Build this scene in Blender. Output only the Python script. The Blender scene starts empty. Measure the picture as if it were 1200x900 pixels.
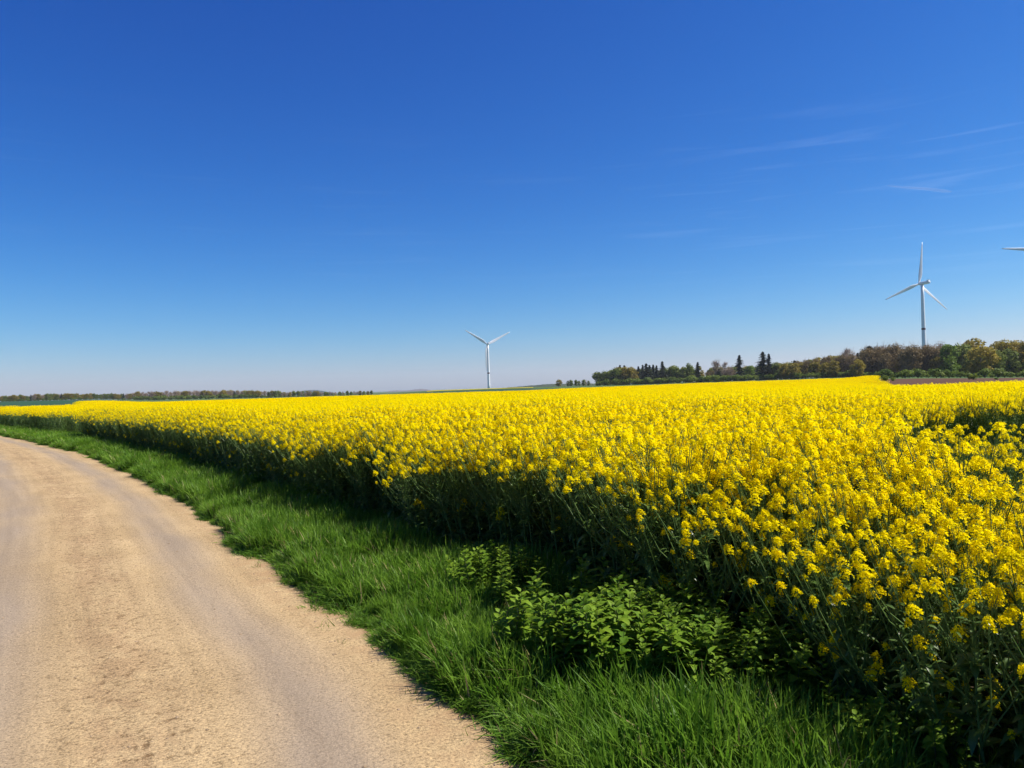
import bpy, math, random
import numpy as np
from mathutils import Vector, Matrix, noise as mnoise

R = math.radians
S = bpy.context.scene
COL = S.collection

# ------------------------------------------------------------------ camera
F = 900.0                      # focal length in photo pixels (1200 wide)
EYE = 1.65
ROLL = R(1.7)
cam_d = bpy.data.cameras.new("camera")
cam = bpy.data.objects.new("camera", cam_d)
COL.objects.link(cam)
cam_d.sensor_width = 36.0
cam_d.lens = 27.0
cam_d.clip_start = 0.05
cam_d.clip_end = 90000
CM = Matrix.Translation((0, 0, EYE)) @ Matrix.Rotation(R(90) + R(0.13), 4, 'X') @ Matrix.Rotation(-ROLL, 4, 'Z')
cam.matrix_world = CM
S.camera = cam

# ------------------------------------------------------------------ light
SUN_EL, SUN_AZ = R(53), R(88)      # azimuth clockwise from +Y (view axis)
world = bpy.data.worlds.new("World")
S.world = world
world.use_nodes = True
wn, wl = world.node_tree.nodes, world.node_tree.links
wn.clear()
sky = wn.new("ShaderNodeTexSky")
sky.sky_type = 'NISHITA'
sky.sun_disc = False
sky.sun_elevation = SUN_EL
sky.sun_rotation = SUN_AZ
sky.altitude = 300
sky.air_density = 1.0
sky.dust_density = 0.35
sky.ozone_density = 4.0
# colour response of the camera: the clear sky is graded channel by channel
ssep = wn.new("ShaderNodeSeparateColor"); scomb = wn.new("ShaderNodeCombineColor")
wl.new(sky.outputs[0], ssep.inputs[0])
for ch, (c0, p0, k0) in enumerate(((0.0835, 2.40, 14.9), (0.0883, 1.50, 7.7), (0.178, 0.95, 3.9))):
    a0 = wn.new("ShaderNodeMath"); a0.operation = 'MULTIPLY'; a0.inputs[1].default_value = c0
    b0 = wn.new("ShaderNodeMath"); b0.operation = 'POWER'; b0.inputs[1].default_value = p0
    e0 = wn.new("ShaderNodeMath"); e0.operation = 'MULTIPLY'; e0.inputs[1].default_value = k0
    wl.new(ssep.outputs[ch], a0.inputs[0]); wl.new(a0.outputs[0], b0.inputs[0]); wl.new(b0.outputs[0], e0.inputs[0]); wl.new(e0.outputs[0], scomb.inputs[ch])
tc = wn.new("ShaderNodeTexCoord")
# thin cirrus streaks high in the sky (by direction)
mp = wn.new("ShaderNodeMapping")
mp.inputs["Rotation"].default_value = (0, R(4), 0)
mp.inputs["Scale"].default_value = (2.6, 2.6, 62)
nz = wn.new("ShaderNodeTexNoise")
nz.inputs["Scale"].default_value = 1.6
nz.inputs["Detail"].default_value = 6
nz.inputs["Distortion"].default_value = 0.6
cr = wn.new("ShaderNodeValToRGB")
cr.color_ramp.elements[0].position = 0.56
cr.color_ramp.elements[1].position = 0.86
sx = wn.new("ShaderNodeSeparateXYZ")
mz = wn.new("ShaderNodeMapRange"); mz.interpolation_type = 'SMOOTHSTEP'
mz.inputs[1].default_value = 0.05; mz.inputs[2].default_value = 0.2
mz2 = wn.new("ShaderNodeMapRange"); mz2.interpolation_type = 'SMOOTHSTEP'
mz2.inputs[1].default_value = 0.36; mz2.inputs[2].default_value = 0.24
mx_ = wn.new("ShaderNodeMapRange"); mx_.interpolation_type = 'SMOOTHSTEP'
mx_.inputs[1].default_value = 0.0; mx_.inputs[2].default_value = 0.45
mx_.inputs[3].default_value = 0.25; mx_.inputs[4].default_value = 1.0
m1 = wn.new("ShaderNodeMath"); m1.operation = 'MULTIPLY'
m2 = wn.new("ShaderNodeMath"); m2.operation = 'MULTIPLY'
m3 = wn.new("ShaderNodeMath"); m3.operation = 'MULTIPLY'
m4 = wn.new("ShaderNodeMath"); m4.operation = 'MULTIPLY'; m4.inputs[1].default_value = 0.10
mixc = wn.new("ShaderNodeMixRGB"); mixc.inputs[2].default_value = (5.5, 6.6, 8.6, 1)
bg = wn.new("ShaderNodeBackground"); bg.inputs[1].default_value = 0.10
wo = wn.new("ShaderNodeOutputWorld")
wl.new(tc.outputs["Generated"], mp.inputs[0]); wl.new(mp.outputs[0], nz.inputs["Vector"])
wl.new(nz.outputs[0], cr.inputs[0]); wl.new(tc.outputs["Generated"], sx.inputs[0])
wl.new(sx.outputs[2], mz.inputs[0]); wl.new(sx.outputs[2], mz2.inputs[0]); wl.new(sx.outputs[0], mx_.inputs[0])
wl.new(mz.outputs[0], m1.inputs[0]); wl.new(mz2.outputs[0], m1.inputs[1])
wl.new(m1.outputs[0], m2.inputs[0]); wl.new(mx_.outputs[0], m2.inputs[1])
wl.new(m2.outputs[0], m3.inputs[0]); wl.new(cr.outputs[0], m3.inputs[1]); wl.new(m3.outputs[0], m4.inputs[0])
wl.new(m4.outputs[0], mixc.inputs[0]); wl.new(scomb.outputs[0], mixc.inputs[1])
wl.new(mixc.outputs[0], bg.inputs[0]); wl.new(bg.outputs[0], wo.inputs[0])

sun_d = bpy.data.lights.new("sun", 'SUN')
sun = bpy.data.objects.new("sun", sun_d)
COL.objects.link(sun)
sun_d.energy = 4.8
sun_d.angle = R(0.53)
sun_d.color = (1.0, 0.94, 0.84)
sdir = Vector((math.sin(SUN_AZ) * math.cos(SUN_EL), math.cos(SUN_AZ) * math.cos(SUN_EL), math.sin(SUN_EL)))
sun.rotation_euler = sdir.to_track_quat('Z', 'Y').to_euler()

S.view_settings.view_transform = 'Standard'
S.view_settings.look = 'None'
S.view_settings.gamma = 1.0
S.view_settings.use_curve_mapping = False
S.view_settings.exposure = 0.84
S.render.engine = 'CYCLES'
S.cycles.max_bounces = 8
S.cycles.diffuse_bounces = 5
S.cycles.glossy_bounces = 2
S.cycles.transmission_bounces = 5
S.cycles.transparent_max_bounces = 12

# ------------------------------------------------------------------ helpers
def ray(px, py):
    v = CM.to_3x3() @ Vector(((px - 600) / F, (450 - py) / F, -1))
    return v / v.y                       # per metre of depth
def at(px, py, d):
    v = ray(px, py)
    return Vector((v.x * d, d, EYE + v.z * d))
def ground_px(px, py, h=0.0):
    v = ray(px, py)
    d = (h - EYE) / v.z
    return Vector((v.x * d, d, h))

def tag(o, label=None, cat=None, group=None, kind=None):
    if label: o["label"] = label
    if cat: o["category"] = cat
    if group: o["group"] = group
    if kind: o["kind"] = kind
    return o

class MB:
    def __init__(s): s.v = []; s.f = []; s.m = []; s.sm = []
    def add(s, vs, fs, mi=0, smooth=False):
        b = len(s.v)
        s.v.extend([tuple(p) for p in vs])
        for f in fs:
            s.f.append(tuple(i + b for i in f)); s.m.append(mi); s.sm.append(smooth)
    def tube(s, pts, rad, n=5, mi=0, cap=False):
        pts = [Vector(p) for p in pts]
        vs = []; fs = []
        for i, p in enumerate(pts):
            t = (pts[min(i + 1, len(pts) - 1)] - pts[max(i - 1, 0)]).normalized()
            a = t.orthogonal().normalized() if abs(t.z) > .98 else t.cross(Vector((0, 0, 1))).normalized()
            b = t.cross(a)
            for k in range(n):
                an = 2 * math.pi * k / n
                vs.append(p + (a * math.cos(an) + b * math.sin(an)) * rad[i])
        for i in range(len(pts) - 1):
            for k in range(n):
                k2 = (k + 1) % n
                fs.append((i * n + k, i * n + k2, (i + 1) * n + k2, (i + 1) * n + k))
        if cap:
            fs.append(tuple(range(n))[::-1]); fs.append(tuple((len(pts) - 1) * n + k for k in range(n)))
        s.add(vs, fs, mi, True)
    def mesh(s, name, mats):
        me = bpy.data.meshes.new(name)
        me.from_pydata(s.v, [], s.f)
        for m in mats: me.materials.append(m)
        if len(mats) > 1: me.polygons.foreach_set("material_index", s.m)
        me.polygons.foreach_set("use_smooth", s.sm)
        me.update()
        return me
    def obj(s, name, mats, parent=None, link=True):
        if not isinstance(mats, (list, tuple)): mats = [mats]
        o = bpy.data.objects.new(name, s.mesh(name, mats))
        if link: COL.objects.link(o)
        if parent: o.parent = parent
        return o

def grid_obj(name, V, mat, uv=None):
    """V: (n, m, 3) array -> grid mesh"""
    n, m, _ = V.shape
    idx = np.arange(n * m).reshape(n, m)
    q = np.stack([idx[:-1, :-1], idx[:-1, 1:], idx[1:, 1:], idx[1:, :-1]], -1).reshape(-1, 4)
    me = bpy.data.meshes.new(name)
    me.from_pydata(V.reshape(-1, 3).tolist(), [], q.tolist())
    me.polygons.foreach_set("use_smooth", [True] * len(me.polygons))
    if uv is not None:
        l = me.uv_layers.new(name="UVMap")
        u = uv.reshape(-1, 2)[q.reshape(-1)]
        l.data.foreach_set("uv", u.astype(np.float32).ravel())
    me.materials.append(mat)
    me.update()
    if me.polygons[0].normal.z < 0: me.flip_normals()
    o = bpy.data.objects.new(name, me)
    COL.objects.link(o)
    return o

# ------------------------------------------------------------------ materials
def new_mat(name):
    m = bpy.data.materials.new(name); m.use_nodes = True
    nt = m.node_tree; nt.nodes.clear()
    out = nt.nodes.new("ShaderNodeOutputMaterial")
    return m, nt, out
def node(nt, t, **kw):
    n = nt.nodes.new(t)
    for k, v in kw.items():
        if k.startswith("i_"):
            key = k[2:]
            key = int(key) if key.isdigit() else key.replace("_", " ")
            n.inputs[key].default_value = v
        else: setattr(n, k, v)
    return n
def ramp(nt, fac, stops):
    r = nt.nodes.new("ShaderNodeValToRGB")
    el = r.color_ramp.elements
    while len(el) < len(stops): el.new(0.5)
    for e, (p, c) in zip(el, stops):
        e.position = p; e.color = (*c, 1) if len(c) == 3 else c
    nt.links.new(fac, r.inputs[0])
    return r.outputs[0]
def leafy(name, c0, c1, trans=0.3, rough=0.5, spec=0.3, scale=3.0, space="Object", tcol=None, detail=3):
    """two tone foliage material: colour wanders from leaf to leaf, part of the light shines through"""
    m, nt, out = new_mat(name)
    t = node(nt, "ShaderNodeTexCoord")
    n = node(nt, "ShaderNodeTexNoise", i_Scale=scale, i_Detail=detail)
    nt.links.new(t.outputs[space], n.inputs["Vector"])
    oi = node(nt, "ShaderNodeObjectInfo")
    a = node(nt, "ShaderNodeMath", operation='MULTIPLY_ADD', i_1=0.35, i_2=-0.175)
    nt.links.new(oi.outputs["Random"], a.inputs[0])
    b = node(nt, "ShaderNodeMath", operation='ADD')
    nt.links.new(n.outputs[0], b.inputs[0]); nt.links.new(a.outputs[0], b.inputs[1])
    c = ramp(nt, b.outputs[0], [(0.3, c0), (0.7, c1)])
    p = node(nt, "ShaderNodeBsdfPrincipled", i_Roughness=rough)
    p.inputs["Specular IOR Level"].default_value = spec
    nt.links.new(c, p.inputs["Base Color"])
    if trans > 0:
        tr = node(nt, "ShaderNodeBsdfTranslucent")
        if tcol:
            g = node(nt, "ShaderNodeMixRGB", blend_type='MULTIPLY', i_0=1.0, i_2=(*tcol, 1))
            nt.links.new(c, g.inputs[1]); nt.links.new(g.outputs[0], tr.inputs[0])
        else:
            nt.links.new(c, tr.inputs[0])
        mx = node(nt, "ShaderNodeMixShader", i_0=trans)
        nt.links.new(p.outputs[0], mx.inputs[1]); nt.links.new(tr.outputs[0], mx.inputs[2])
        nt.links.new(mx.outputs[0], out.inputs[0])
    else:
        nt.links.new(p.outputs[0], out.inputs[0])
    return m
def simple(name, col, rough=0.6, spec=0.3, var=0.1, scale=4.0):
    m, nt, out = new_mat(name)
    t = node(nt, "ShaderNodeTexCoord"); n = node(nt, "ShaderNodeTexNoise", i_Scale=scale, i_Detail=5)
    nt.links.new(t.outputs["Object"], n.inputs["Vector"])
    c = ramp(nt, n.outputs[0], [(0.3, tuple(x * (1 - var) for x in col)), (0.7, tuple(min(1, x * (1 + var)) for x in col))])
    p = node(nt, "ShaderNodeBsdfPrincipled", i_Roughness=rough); p.inputs["Specular IOR Level"].default_value = spec
    nt.links.new(c, p.inputs["Base Color"]); nt.links.new(p.outputs[0], out.inputs[0])
    return m

M = {}
M['petal'] = leafy("rape_petal", (0.88, 0.695, 0.001), (0.97, 0.82, 0.0015), trans=0.56, rough=0.8, spec=0.03, scale=9)
M['bud'] = leafy("rape_bud", (0.30, 0.33, 0.02), (0.50, 0.46, 0.03), trans=0.2, scale=20)
M['stalk'] = leafy("rape_stalk", (0.07, 0.13, 0.03), (0.12, 0.19, 0.055), trans=0.0, rough=0.45, scale=8)
M['rleaf'] = leafy("rape_leaf", (0.065, 0.135, 0.026), (0.135, 0.225, 0.050), trans=0.48, rough=0.36, spec=0.55, scale=6)
M['grass'] = leafy("grass_blade", (0.075, 0.178, 0.012), (0.180, 0.315, 0.032), trans=0.5, rough=0.5, spec=0.2, scale=5)
M['drygrass'] = leafy("dry_blade", (0.22, 0.17, 0.07), (0.35, 0.28, 0.13), trans=0.25, scale=5)
M['nettle'] = leafy("nettle_leaf", (0.072, 0.155, 0.010), (0.195, 0.300, 0.022), trans=0.36, rough=0.6, spec=0.15, scale=7)
M['nstem'] = leafy("nettle_stem", (0.06, 0.08, 0.03), (0.11, 0.11, 0.04), trans=0, scale=5)
M['bark'] = simple("bark", (0.17, 0.145, 0.115), 0.9, 0.1, 0.35, 1.2)
M['turb'] = simple("turbine_paint", (0.74, 0.76, 0.78), 0.35, 0.4, 0.03, 0.2)
M['turbd'] = simple("turbine_vent", (0.10, 0.10, 0.11), 0.6, 0.3, 0.1, 1)
M['red'] = simple("turbine_marking", (0.09, 0.012, 0.010), 0.5, 0.3, 0.1, 1)
TREE = {
    'green': leafy("crown_green", (0.105, 0.143, 0.026), (0.209, 0.250, 0.052), trans=0.45, scale=0.35, spec=0.1),
    'bright': leafy("crown_bright", (0.094, 0.163, 0.018), (0.188, 0.269, 0.035), trans=0.45, scale=0.3, spec=0.1),
    'olive': leafy("crown_olive", (0.179, 0.151, 0.021), (0.325, 0.257, 0.040), trans=0.45, scale=0.3, spec=0.1),
    'brown': leafy("crown_brown", (0.159, 0.113, 0.053), (0.264, 0.199, 0.095), trans=0.3, scale=0.35, spec=0.05),
    'grey': leafy("crown_grey", (0.254, 0.190, 0.148), (0.404, 0.309, 0.235), trans=0.3, scale=0.3, spec=0.05),
    'conifer': leafy("crown_conifer", (0.015, 0.026, 0.013), (0.037, 0.055, 0.026), trans=0.05, scale=0.5, spec=0.1),
    'shrub': leafy("shrub_leaf", (0.093, 0.144, 0.022), (0.216, 0.268, 0.045), trans=0.45, scale=0.4, spec=0.1),
}

# ------------------------------------------------------------------ terrain
RC = [0.5, 25, 70, 120, 150, 250, 500, 900, 2000, 9000]
TT = {  # heights along bearings of the photo column given
    -900: (0, 0, -.10, .2, .4, .8, 1.0, 1.2, -2, -15),
    0:    (0, 0, -.22, .1, .35, .6, .8, 1.0, -2, -15),
    105:  (0, 0, -.22, -.2, -.1, .4, .6, .5, -2, -15),
    190:  (0, 0, -.28, -.55, -.68, -.9, -1.6, -2.8, -7, -20),
    430:  (0, 0, -.30, -.55, -.68, -1.2, -2.6, -4.4, -9, -22),
    520:  (0, 0, -.30, -.55, -.70, -.2, .10, -1.2, -6, -20),
    600:  (0, 0, -.30, -.55, -.70, .1, .26, -1.0, -6, -20),
    700:  (0, 0, -.28, -.45, -.47, -.3, -.2, -1.0, -6, -20),
    800:  (0, 0, -.22, -.3, -.27, -.2, -.2, 0, -4, -18),
    900:  (0, 0, -.22, -.2, -.15, .2, .4, 0, -4, -18),
    985:  (0, 0, -.30, -.12, -.10, .3, .8, 1.0, -3, -16),
    1040: (0, 0, -.80, .35, .35, .2, .2, 1.0, -3, -16),
    1200: (0, 0, -.77, .15, .15, -.5, -1.0, 0, -3, -16),
    2200: (0, 0, -.77, .15, .15, -.5, -1.0, 0, -3, -16),
}
TK = sorted(TT)
TA = np.array([math.atan2((k - 600) / F, 1.0) for k in TK])
TZ = np.array([TT[k] for k in TK])
LR = np.log(np.array(RC))
def terr(x, y):
    x = np.asarray(x, float); y = np.asarray(y, float)
    r = np.maximum(np.hypot(x, y), 0.5)
    a = np.arctan2(x, y)
    lr = np.log(r)
    j = np.clip(np.searchsorted(LR, lr, side='right') - 1, 0, len(LR) - 2)
    t = np.clip((lr - LR[j]) / (LR[j + 1] - LR[j]), 0, 1)
    t = t * t * (3 - 2 * t) * 0.5 + t * 0.5
    i = np.clip(np.searchsorted(TA, a, side='right') - 1, 0, len(TA) - 2)
    s = np.clip((a - TA[i]) / (TA[i + 1] - TA[i]), 0, 1)
    s = s * s * (3 - 2 * s)
    z0 = TZ[i, j] * (1 - t) + TZ[i, j + 1] * t
    z1 = TZ[i + 1, j] * (1 - t) + TZ[i + 1, j + 1] * t
    return z0 * (1 - s) + z1 * s
def tz(x, y): return float(terr(x, y))
def gz(px, d):
    """depth d on the bearing of a photo column -> ground point"""
    v = ray(px, 455)
    return Vector((v.x * d, d, tz(v.x * d, d)))

def wob(x, y, s, seed=0):
    return mnoise.noise(Vector((x * s + seed * 13.7, y * s - seed * 7.1, seed * 3.3)))

# road right edge from the photo, on the ground
edge_px = [(590, 900), (455, 770), (300, 660), (215, 590), (150, 555), (80, 526), (0, 507)]
EP = [ground_px(*p) for p in edge_px]
d0 = (EP[0] - EP[1]).normalized()
pre = [EP[0] + d0 * k for k in (12, 6, 3, 1.2)]
d1 = (EP[-1] - EP[-2]).normalized()
post = []
q = EP[-1].copy(); ang = 0
for k in range(12):
    ang += R(1.4)
    q = q + Matrix.Rotation(ang, 3, 'Z') @ d1 * 7
    post.append(q.copy())
poly = [Vector((p.x, p.y)) for p in pre + EP + post]
# smooth (Chaikin), then resample by arclength
for _ in range(3):
    n_ = [poly[0]]
    for a, b in zip(poly[:-1], poly[1:]):
        n_ += [a * .75 + b * .25, a * .25 + b * .75]
    n_.append(poly[-1]); poly = n_
P = np.array([(p.x, p.y) for p in poly])
seg = np.hypot(*np.diff(P, axis=0).T); cum = np.concatenate([[0], np.cumsum(seg)])
SS = np.arange(0, cum[-1], 0.25)
EX = np.interp(SS, cum, P[:, 0]); EY = np.interp(SS, cum, P[:, 1])
T_ = np.stack([np.gradient(EX), np.gradient(EY)], -1); T_ /= np.linalg.norm(T_, axis=1)[:, None]
NR = np.stack([T_[:, 1], -T_[:, 0]], -1)            # to the right of travel (towards the crop)
def off(s_i, o):
    return EX[s_i] + NR[s_i, 0] * o, EY[s_i] + NR[s_i, 1] * o
def edge_off(x, y):
    """signed distance from the road edge (positive towards crop) and index along it"""
    x = np.atleast_1d(np.asarray(x, float)); y = np.atleast_1d(np.asarray(y, float))
    best = np.full(x.shape, 1e9); bi = np.zeros(x.shape, int)
    for a in range(0, len(EX), 8):
        d = np.hypot(x - EX[a], y - EY[a]); m = d < best
        best[m] = d[m]; bi[m] = a
    lo = np.clip(bi - 8, 0, len(EX) - 1)
    bb = np.full(x.shape, 1e9); b2 = bi.copy()
    for k in range(17):
        c = np.clip(lo + k, 0, len(EX) - 1)
        d = np.hypot(x - EX[c], y - EY[c]); m = d < bb
        bb[m] = d[m]; b2[m] = c[m]
    return (x - EX[b2]) * NR[b2, 0] + (y - EY[b2]) * NR[b2, 1], b2
VERGE = 1.40
ROAD_W = 3.0

# ground sheet: polar, to the horizon
az = np.concatenate([np.linspace(-180, -50, 40)[:-1], np.linspace(-50, 50, 241), np.linspace(50, 180, 40)[1:]])
rr = np.concatenate([[0.3], np.geomspace(0.8, 9000, 150)])
A_, R_ = np.meshgrid(np.radians(az), rr, indexing='ij')
GX, GY = R_ * np.sin(A_), R_ * np.cos(A_)
GV = np.stack([GX, GY, terr(GX, GY) - 0.02], -1)
m, nt, out = new_mat("soil_and_fields")
g = node(nt, "ShaderNodeNewGeometry")
n1 = node(nt, "ShaderNodeTexNoise", i_Scale=0.004, i_Detail=4)
n2 = node(nt, "ShaderNodeTexNoise", i_Scale=9.0, i_Detail=8)
nt.links.new(g.outputs["Position"], n1.inputs["Vector"]); nt.links.new(g.outputs["Position"], n2.inputs["Vector"])
farc = ramp(nt, n1.outputs[0], [(0.40, (0.035, 0.075, 0.018)), (0.60, (0.07, 0.11, 0.03))])
soil = ramp(nt, n2.outputs[0], [(0.3, (0.026, 0.020, 0.012)), (0.7, (0.06, 0.045, 0.028))])
ln = node(nt, "ShaderNodeVectorMath", operation='LENGTH'); nt.links.new(g.outputs["Position"], ln.inputs[0])
mr = node(nt, "ShaderNodeMapRange", i_1=90.0, i_2=140.0); nt.links.new(ln.outputs["Value"], mr.inputs[0])
mxx = node(nt, "ShaderNodeMixRGB")
nt.links.new(mr.outputs[0], mxx.inputs[0]); nt.links.new(soil, mxx.inputs[1]); nt.links.new(farc, mxx.inputs[2])
p = node(nt, "ShaderNodeBsdfPrincipled", i_Roughness=0.95); p.inputs["Specular IOR Level"].default_value = 0.1
bp = node(nt, "ShaderNodeBump", i_Strength=0.6, i_Distance=0.03); nt.links.new(n2.outputs[0], bp.inputs["Height"])
nt.links.new(mxx.outputs[0], p.inputs["Base Color"]); nt.links.new(bp.outputs[0], p.inputs["Normal"]); nt.links.new(p.outputs[0], out.inputs[0])
ground = grid_obj("ground", GV, m)
tag(ground, "brown soil and green fields running out to the horizon", "ground", kind="structure")

# ------------------------------------------------------------------ road
m, nt, out = new_mat("sandy_road")
uv = node(nt, "ShaderNodeUVMap"); uv.uv_map = "UVMap"
sep = node(nt, "ShaderNodeSeparateXYZ"); nt.links.new(uv.outputs[0], sep.inputs[0])
L = nt.links
def mth(op, a, b=None, c=None):
    n = nt.nodes.new("ShaderNodeMath"); n.operation = op
    for i, x in enumerate((a, b, c)):
        if x is None: continue
        if isinstance(x, (int, float)): n.inputs[i].default_value = x
        else: L.new(x, n.inputs[i])
    return n.outputs[0]
def nois(scale, detail=5, vec=None, rough=0.5, sc=None, dist=0.0):
    n = node(nt, "ShaderNodeTexNoise", i_Scale=scale, i_Detail=detail, i_Roughness=rough, i_Distortion=dist)
    v = uv.outputs[0] if vec is None else vec
    if sc is not None:
        mp = node(nt, "ShaderNodeMapping"); mp.inputs["Scale"].default_value = sc; L.new(v, mp.inputs[0]); v = mp.outputs[0]
    L.new(v, n.inputs["Vector"]); return n.outputs[0]
wv = mth('MULTIPLY_ADD', nois(0.35, 3), 0.5, -0.25)
u = mth('ADD', sep.outputs[0], wv)
def bump1(c, w):     # soft profile centred at u = c
    d = mth('ABSOLUTE', mth('SUBTRACT', u, c))
    r = node(nt, "ShaderNodeMapRange", i_1=w, i_2=0.0); r.interpolation_type = 'SMOOTHSTEP'; L.new(d, r.inputs[0]); return r.outputs[0]
track = mth('MAXIMUM', bump1(0.62, 0.42), bump1(2.15, 0.5))
track = mth('MULTIPLY', track, mth('MULTIPLY_ADD', nois(1.3, 5, sc=(1, 0.35, 1)), 1.3, 0.15))
med = mth('MULTIPLY', bump1(1.42, 0.42), ramp(nt, nois(2.6, 9, sc=(1.2, 0.6, 1), rough=0.78), [(0.46, (0, 0, 0)), (0.54, (1, 1, 1))]))
big = ramp(nt, nois(0.9, 6), [(0.3, (0.300, 0.216, 0.116)), (0.7, (0.385, 0.285, 0.160))])
def mix(f, a, b, t='MIX'):
    n = node(nt, "ShaderNodeMixRGB", blend_type=t)
    for i, x in enumerate((f, a, b)):
        if isinstance(x, (int, float)): n.inputs[i].default_value = x
        elif isinstance(x, tuple): n.inputs[i].default_value = (*x, 1)
        else: L.new(x, n.inputs[i])
    return n.outputs[0]
trk = mth('MINIMUM', mth('MULTIPLY', track, 1.15), 1.0)
c = mix(trk, big, (0.258, 0.203, 0.146))
c = mix(mth('MULTIPLY', med, 0.55), c, (0.25, 0.165, 0.09))
grain = nois(55, 4, rough=0.8)
mid = nois(15, 6, rough=0.75)
fine = nois(120, 3, rough=0.6)
gs = mth('MULTIPLY_ADD', trk, -0.50, 0.98)                       # tyres have polished the tracks
c = mix(gs, c, ramp(nt, grain, [(0.32, (0.26, 0.22, 0.18)), (0.47, (0.95, 0.95, 0.95)), (0.68, (1.55, 1.48, 1.38))]), 'MULTIPLY')
c = mix(0.5, c, ramp(nt, fine, [(0.30, (0.55, 0.53, 0.5)), (0.5, (1, 1, 1)), (0.70, (1.35, 1.32, 1.28))]), 'MULTIPLY')
c = mix(mth('ADD', mth('MULTIPLY', gs, 0.35), mth('MULTIPLY', bump1(1.35, 0.6), 0.5)), c, ramp(nt, mid, [(0.36, (0.32, 0.26, 0.20)), (0.47, (1, 1, 1)), (0.75, (1.2, 1.18, 1.14))]), 'MULTIPLY')
streak = nois(3.0, 5, sc=(2.4, 0.12, 1))
c = mix(0.45, c, ramp(nt, streak, [(0.35, (0.78, 0.77, 0.77)), (0.65, (1.16, 1.16, 1.15))]), 'MULTIPLY')
# a few darker pits and a hairline crack
vor = node(nt, "ShaderNodeTexVoronoi", i_Scale=11.0); L.new(uv.outputs[0], vor.inputs["Vector"])
pit = ramp(nt, vor.outputs["Distance"], [(0.03, (1, 1, 1)), (0.12, (0, 0, 0))])
pitm = mth('MULTIPLY', pit, ramp(nt, nois(2.0, 3), [(0.52, (0, 0, 0)), (0.6, (1, 1, 1))]))
c = mix(mth('MULTIPLY', pitm, 0.55), c, (0.12, 0.085, 0.055))
ck = mth('ABSOLUTE', mth('SUBTRACT', mth('ADD', sep.outputs[0], mth('MULTIPLY_ADD', nois(1.1, 9, sc=(0, 1, 1)), 0.7, -0.35)), 0.66))
ckm = mth('MULTIPLY', ramp(nt, ck, [(0.002, (1, 1, 1)), (0.010, (0, 0, 0))]), ramp(nt, nois(0.5, 4), [(0.45, (0, 0, 0)), (0.58, (1, 1, 1))]))
c = mix(mth('MULTIPLY', ckm, 0.22), c, (0.13, 0.09, 0.06))
# sand and crumbs of soil towards both edges
ed = node(nt, "ShaderNodeMapRange", i_1=0.32, i_2=-0.05); L.new(u, ed.inputs[0])
c = mix(mth('MULTIPLY', ed.outputs[0], ramp(nt, nois(6, 6), [(0.42, (0, 0, 0)), (0.6, (0.8, 0.8, 0.8))])), c, (0.30, 0.19, 0.10))
p = node(nt, "ShaderNodeBsdfPrincipled", i_Roughness=0.9); p.inputs["Specular IOR Level"].default_value = 0.15
hb = mth('ADD', mth('MULTIPLY', grain, 0.6), mid)
bp = node(nt, "ShaderNodeBump", i_Strength=0.6, i_Distance=0.02); L.new(hb, bp.inputs["Height"])
L.new(c, p.inputs["Base Color"]); L.new(bp.outputs[0], p.inputs["Normal"]); L.new(p.outputs[0], out.inputs[0])
M['road'] = m

us = np.linspace(-0.35, ROAD_W + 0.1, 15)
ii = np.arange(len(SS))
RV = np.zeros((len(SS), len(us), 3)); RU = np.zeros((len(SS), len(us), 2))
for b, uo in enumerate(us):
    wobs = np.array([wob(SS[i], 0, 0.8, 1) * 0.10 + wob(SS[i], 0, 3.1, 2) * 0.05 for i in ii]) if b in (0, len(us) - 1) else 0
    x, y = off(ii, -(uo + wobs))
    RV[:, b, 0] = x; RV[:, b, 1] = y
    crown = 0.03 * (1 - ((uo - 1.4) / 1.75) ** 2)
    RV[:, b, 2] = terr(x, y) + 0.012 + crown
    RU[:, b, 0] = uo; RU[:, b, 1] = SS
road = grid_obj("road", RV, M['road'], RU)
tag(road, "sandy pale farm track curving off to the left", "road", kind="structure")

# verge soil hump
def rim(x, y): return .13 * wob(x, y, 1.0, 8) + .07 * wob(x, y, 2.9, 9) + .035 * wob(x, y, 7.5, 12)
def verge_z(o, x, y):
    e = o + rim(x, y)
    return min(0.07, -0.05 + 0.32 * max(0, e + .12)) * min(1, max(0.1, (VERGE + .5 - o) / .5))
vs_ = np.concatenate([np.linspace(-0.28, 0.4, 12), np.linspace(0.5, VERGE + 0.5, 8)])
VV = np.zeros((len(SS), len(vs_), 3))
for b, vo in enumerate(vs_):
    x, y = off(ii, vo)
    VV[:, b, 0] = x; VV[:, b, 1] = y
    VV[:, b, 2] = terr(x, y) + np.array([verge_z(vo, a_, b_) for a_, b_ in zip(x, y)])
verge = grid_obj("verge", VV, simple("verge_soil", (0.055, 0.06, 0.022), 0.95, 0.05, 0.4, 6))
tag(verge, "low earth bank under the grass between track and crop", "verge", kind="structure")

# meadow on the far side of the track
ms_ = np.concatenate([np.linspace(-ROAD_W - .05, -ROAD_W - 1.5, 8), np.linspace(-ROAD_W - 2.5, -ROAD_W - 16, 8)])
MV = np.zeros((len(SS), len(ms_), 3))
for b, mo in enumerate(ms_):
    x, y = off(ii, mo)
    MV[:, b, 0] = x; MV[:, b, 1] = y
    MV[:, b, 2] = terr(x, y) + (.03 if b else -.02)
meadow = grid_obj("meadow", MV, simple("meadow_ground", (0.045, 0.075, 0.02), 0.95, 0.05, 0.4, 3))
tag(meadow, "green meadow on the far side of the track", "meadow", kind="structure")

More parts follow.
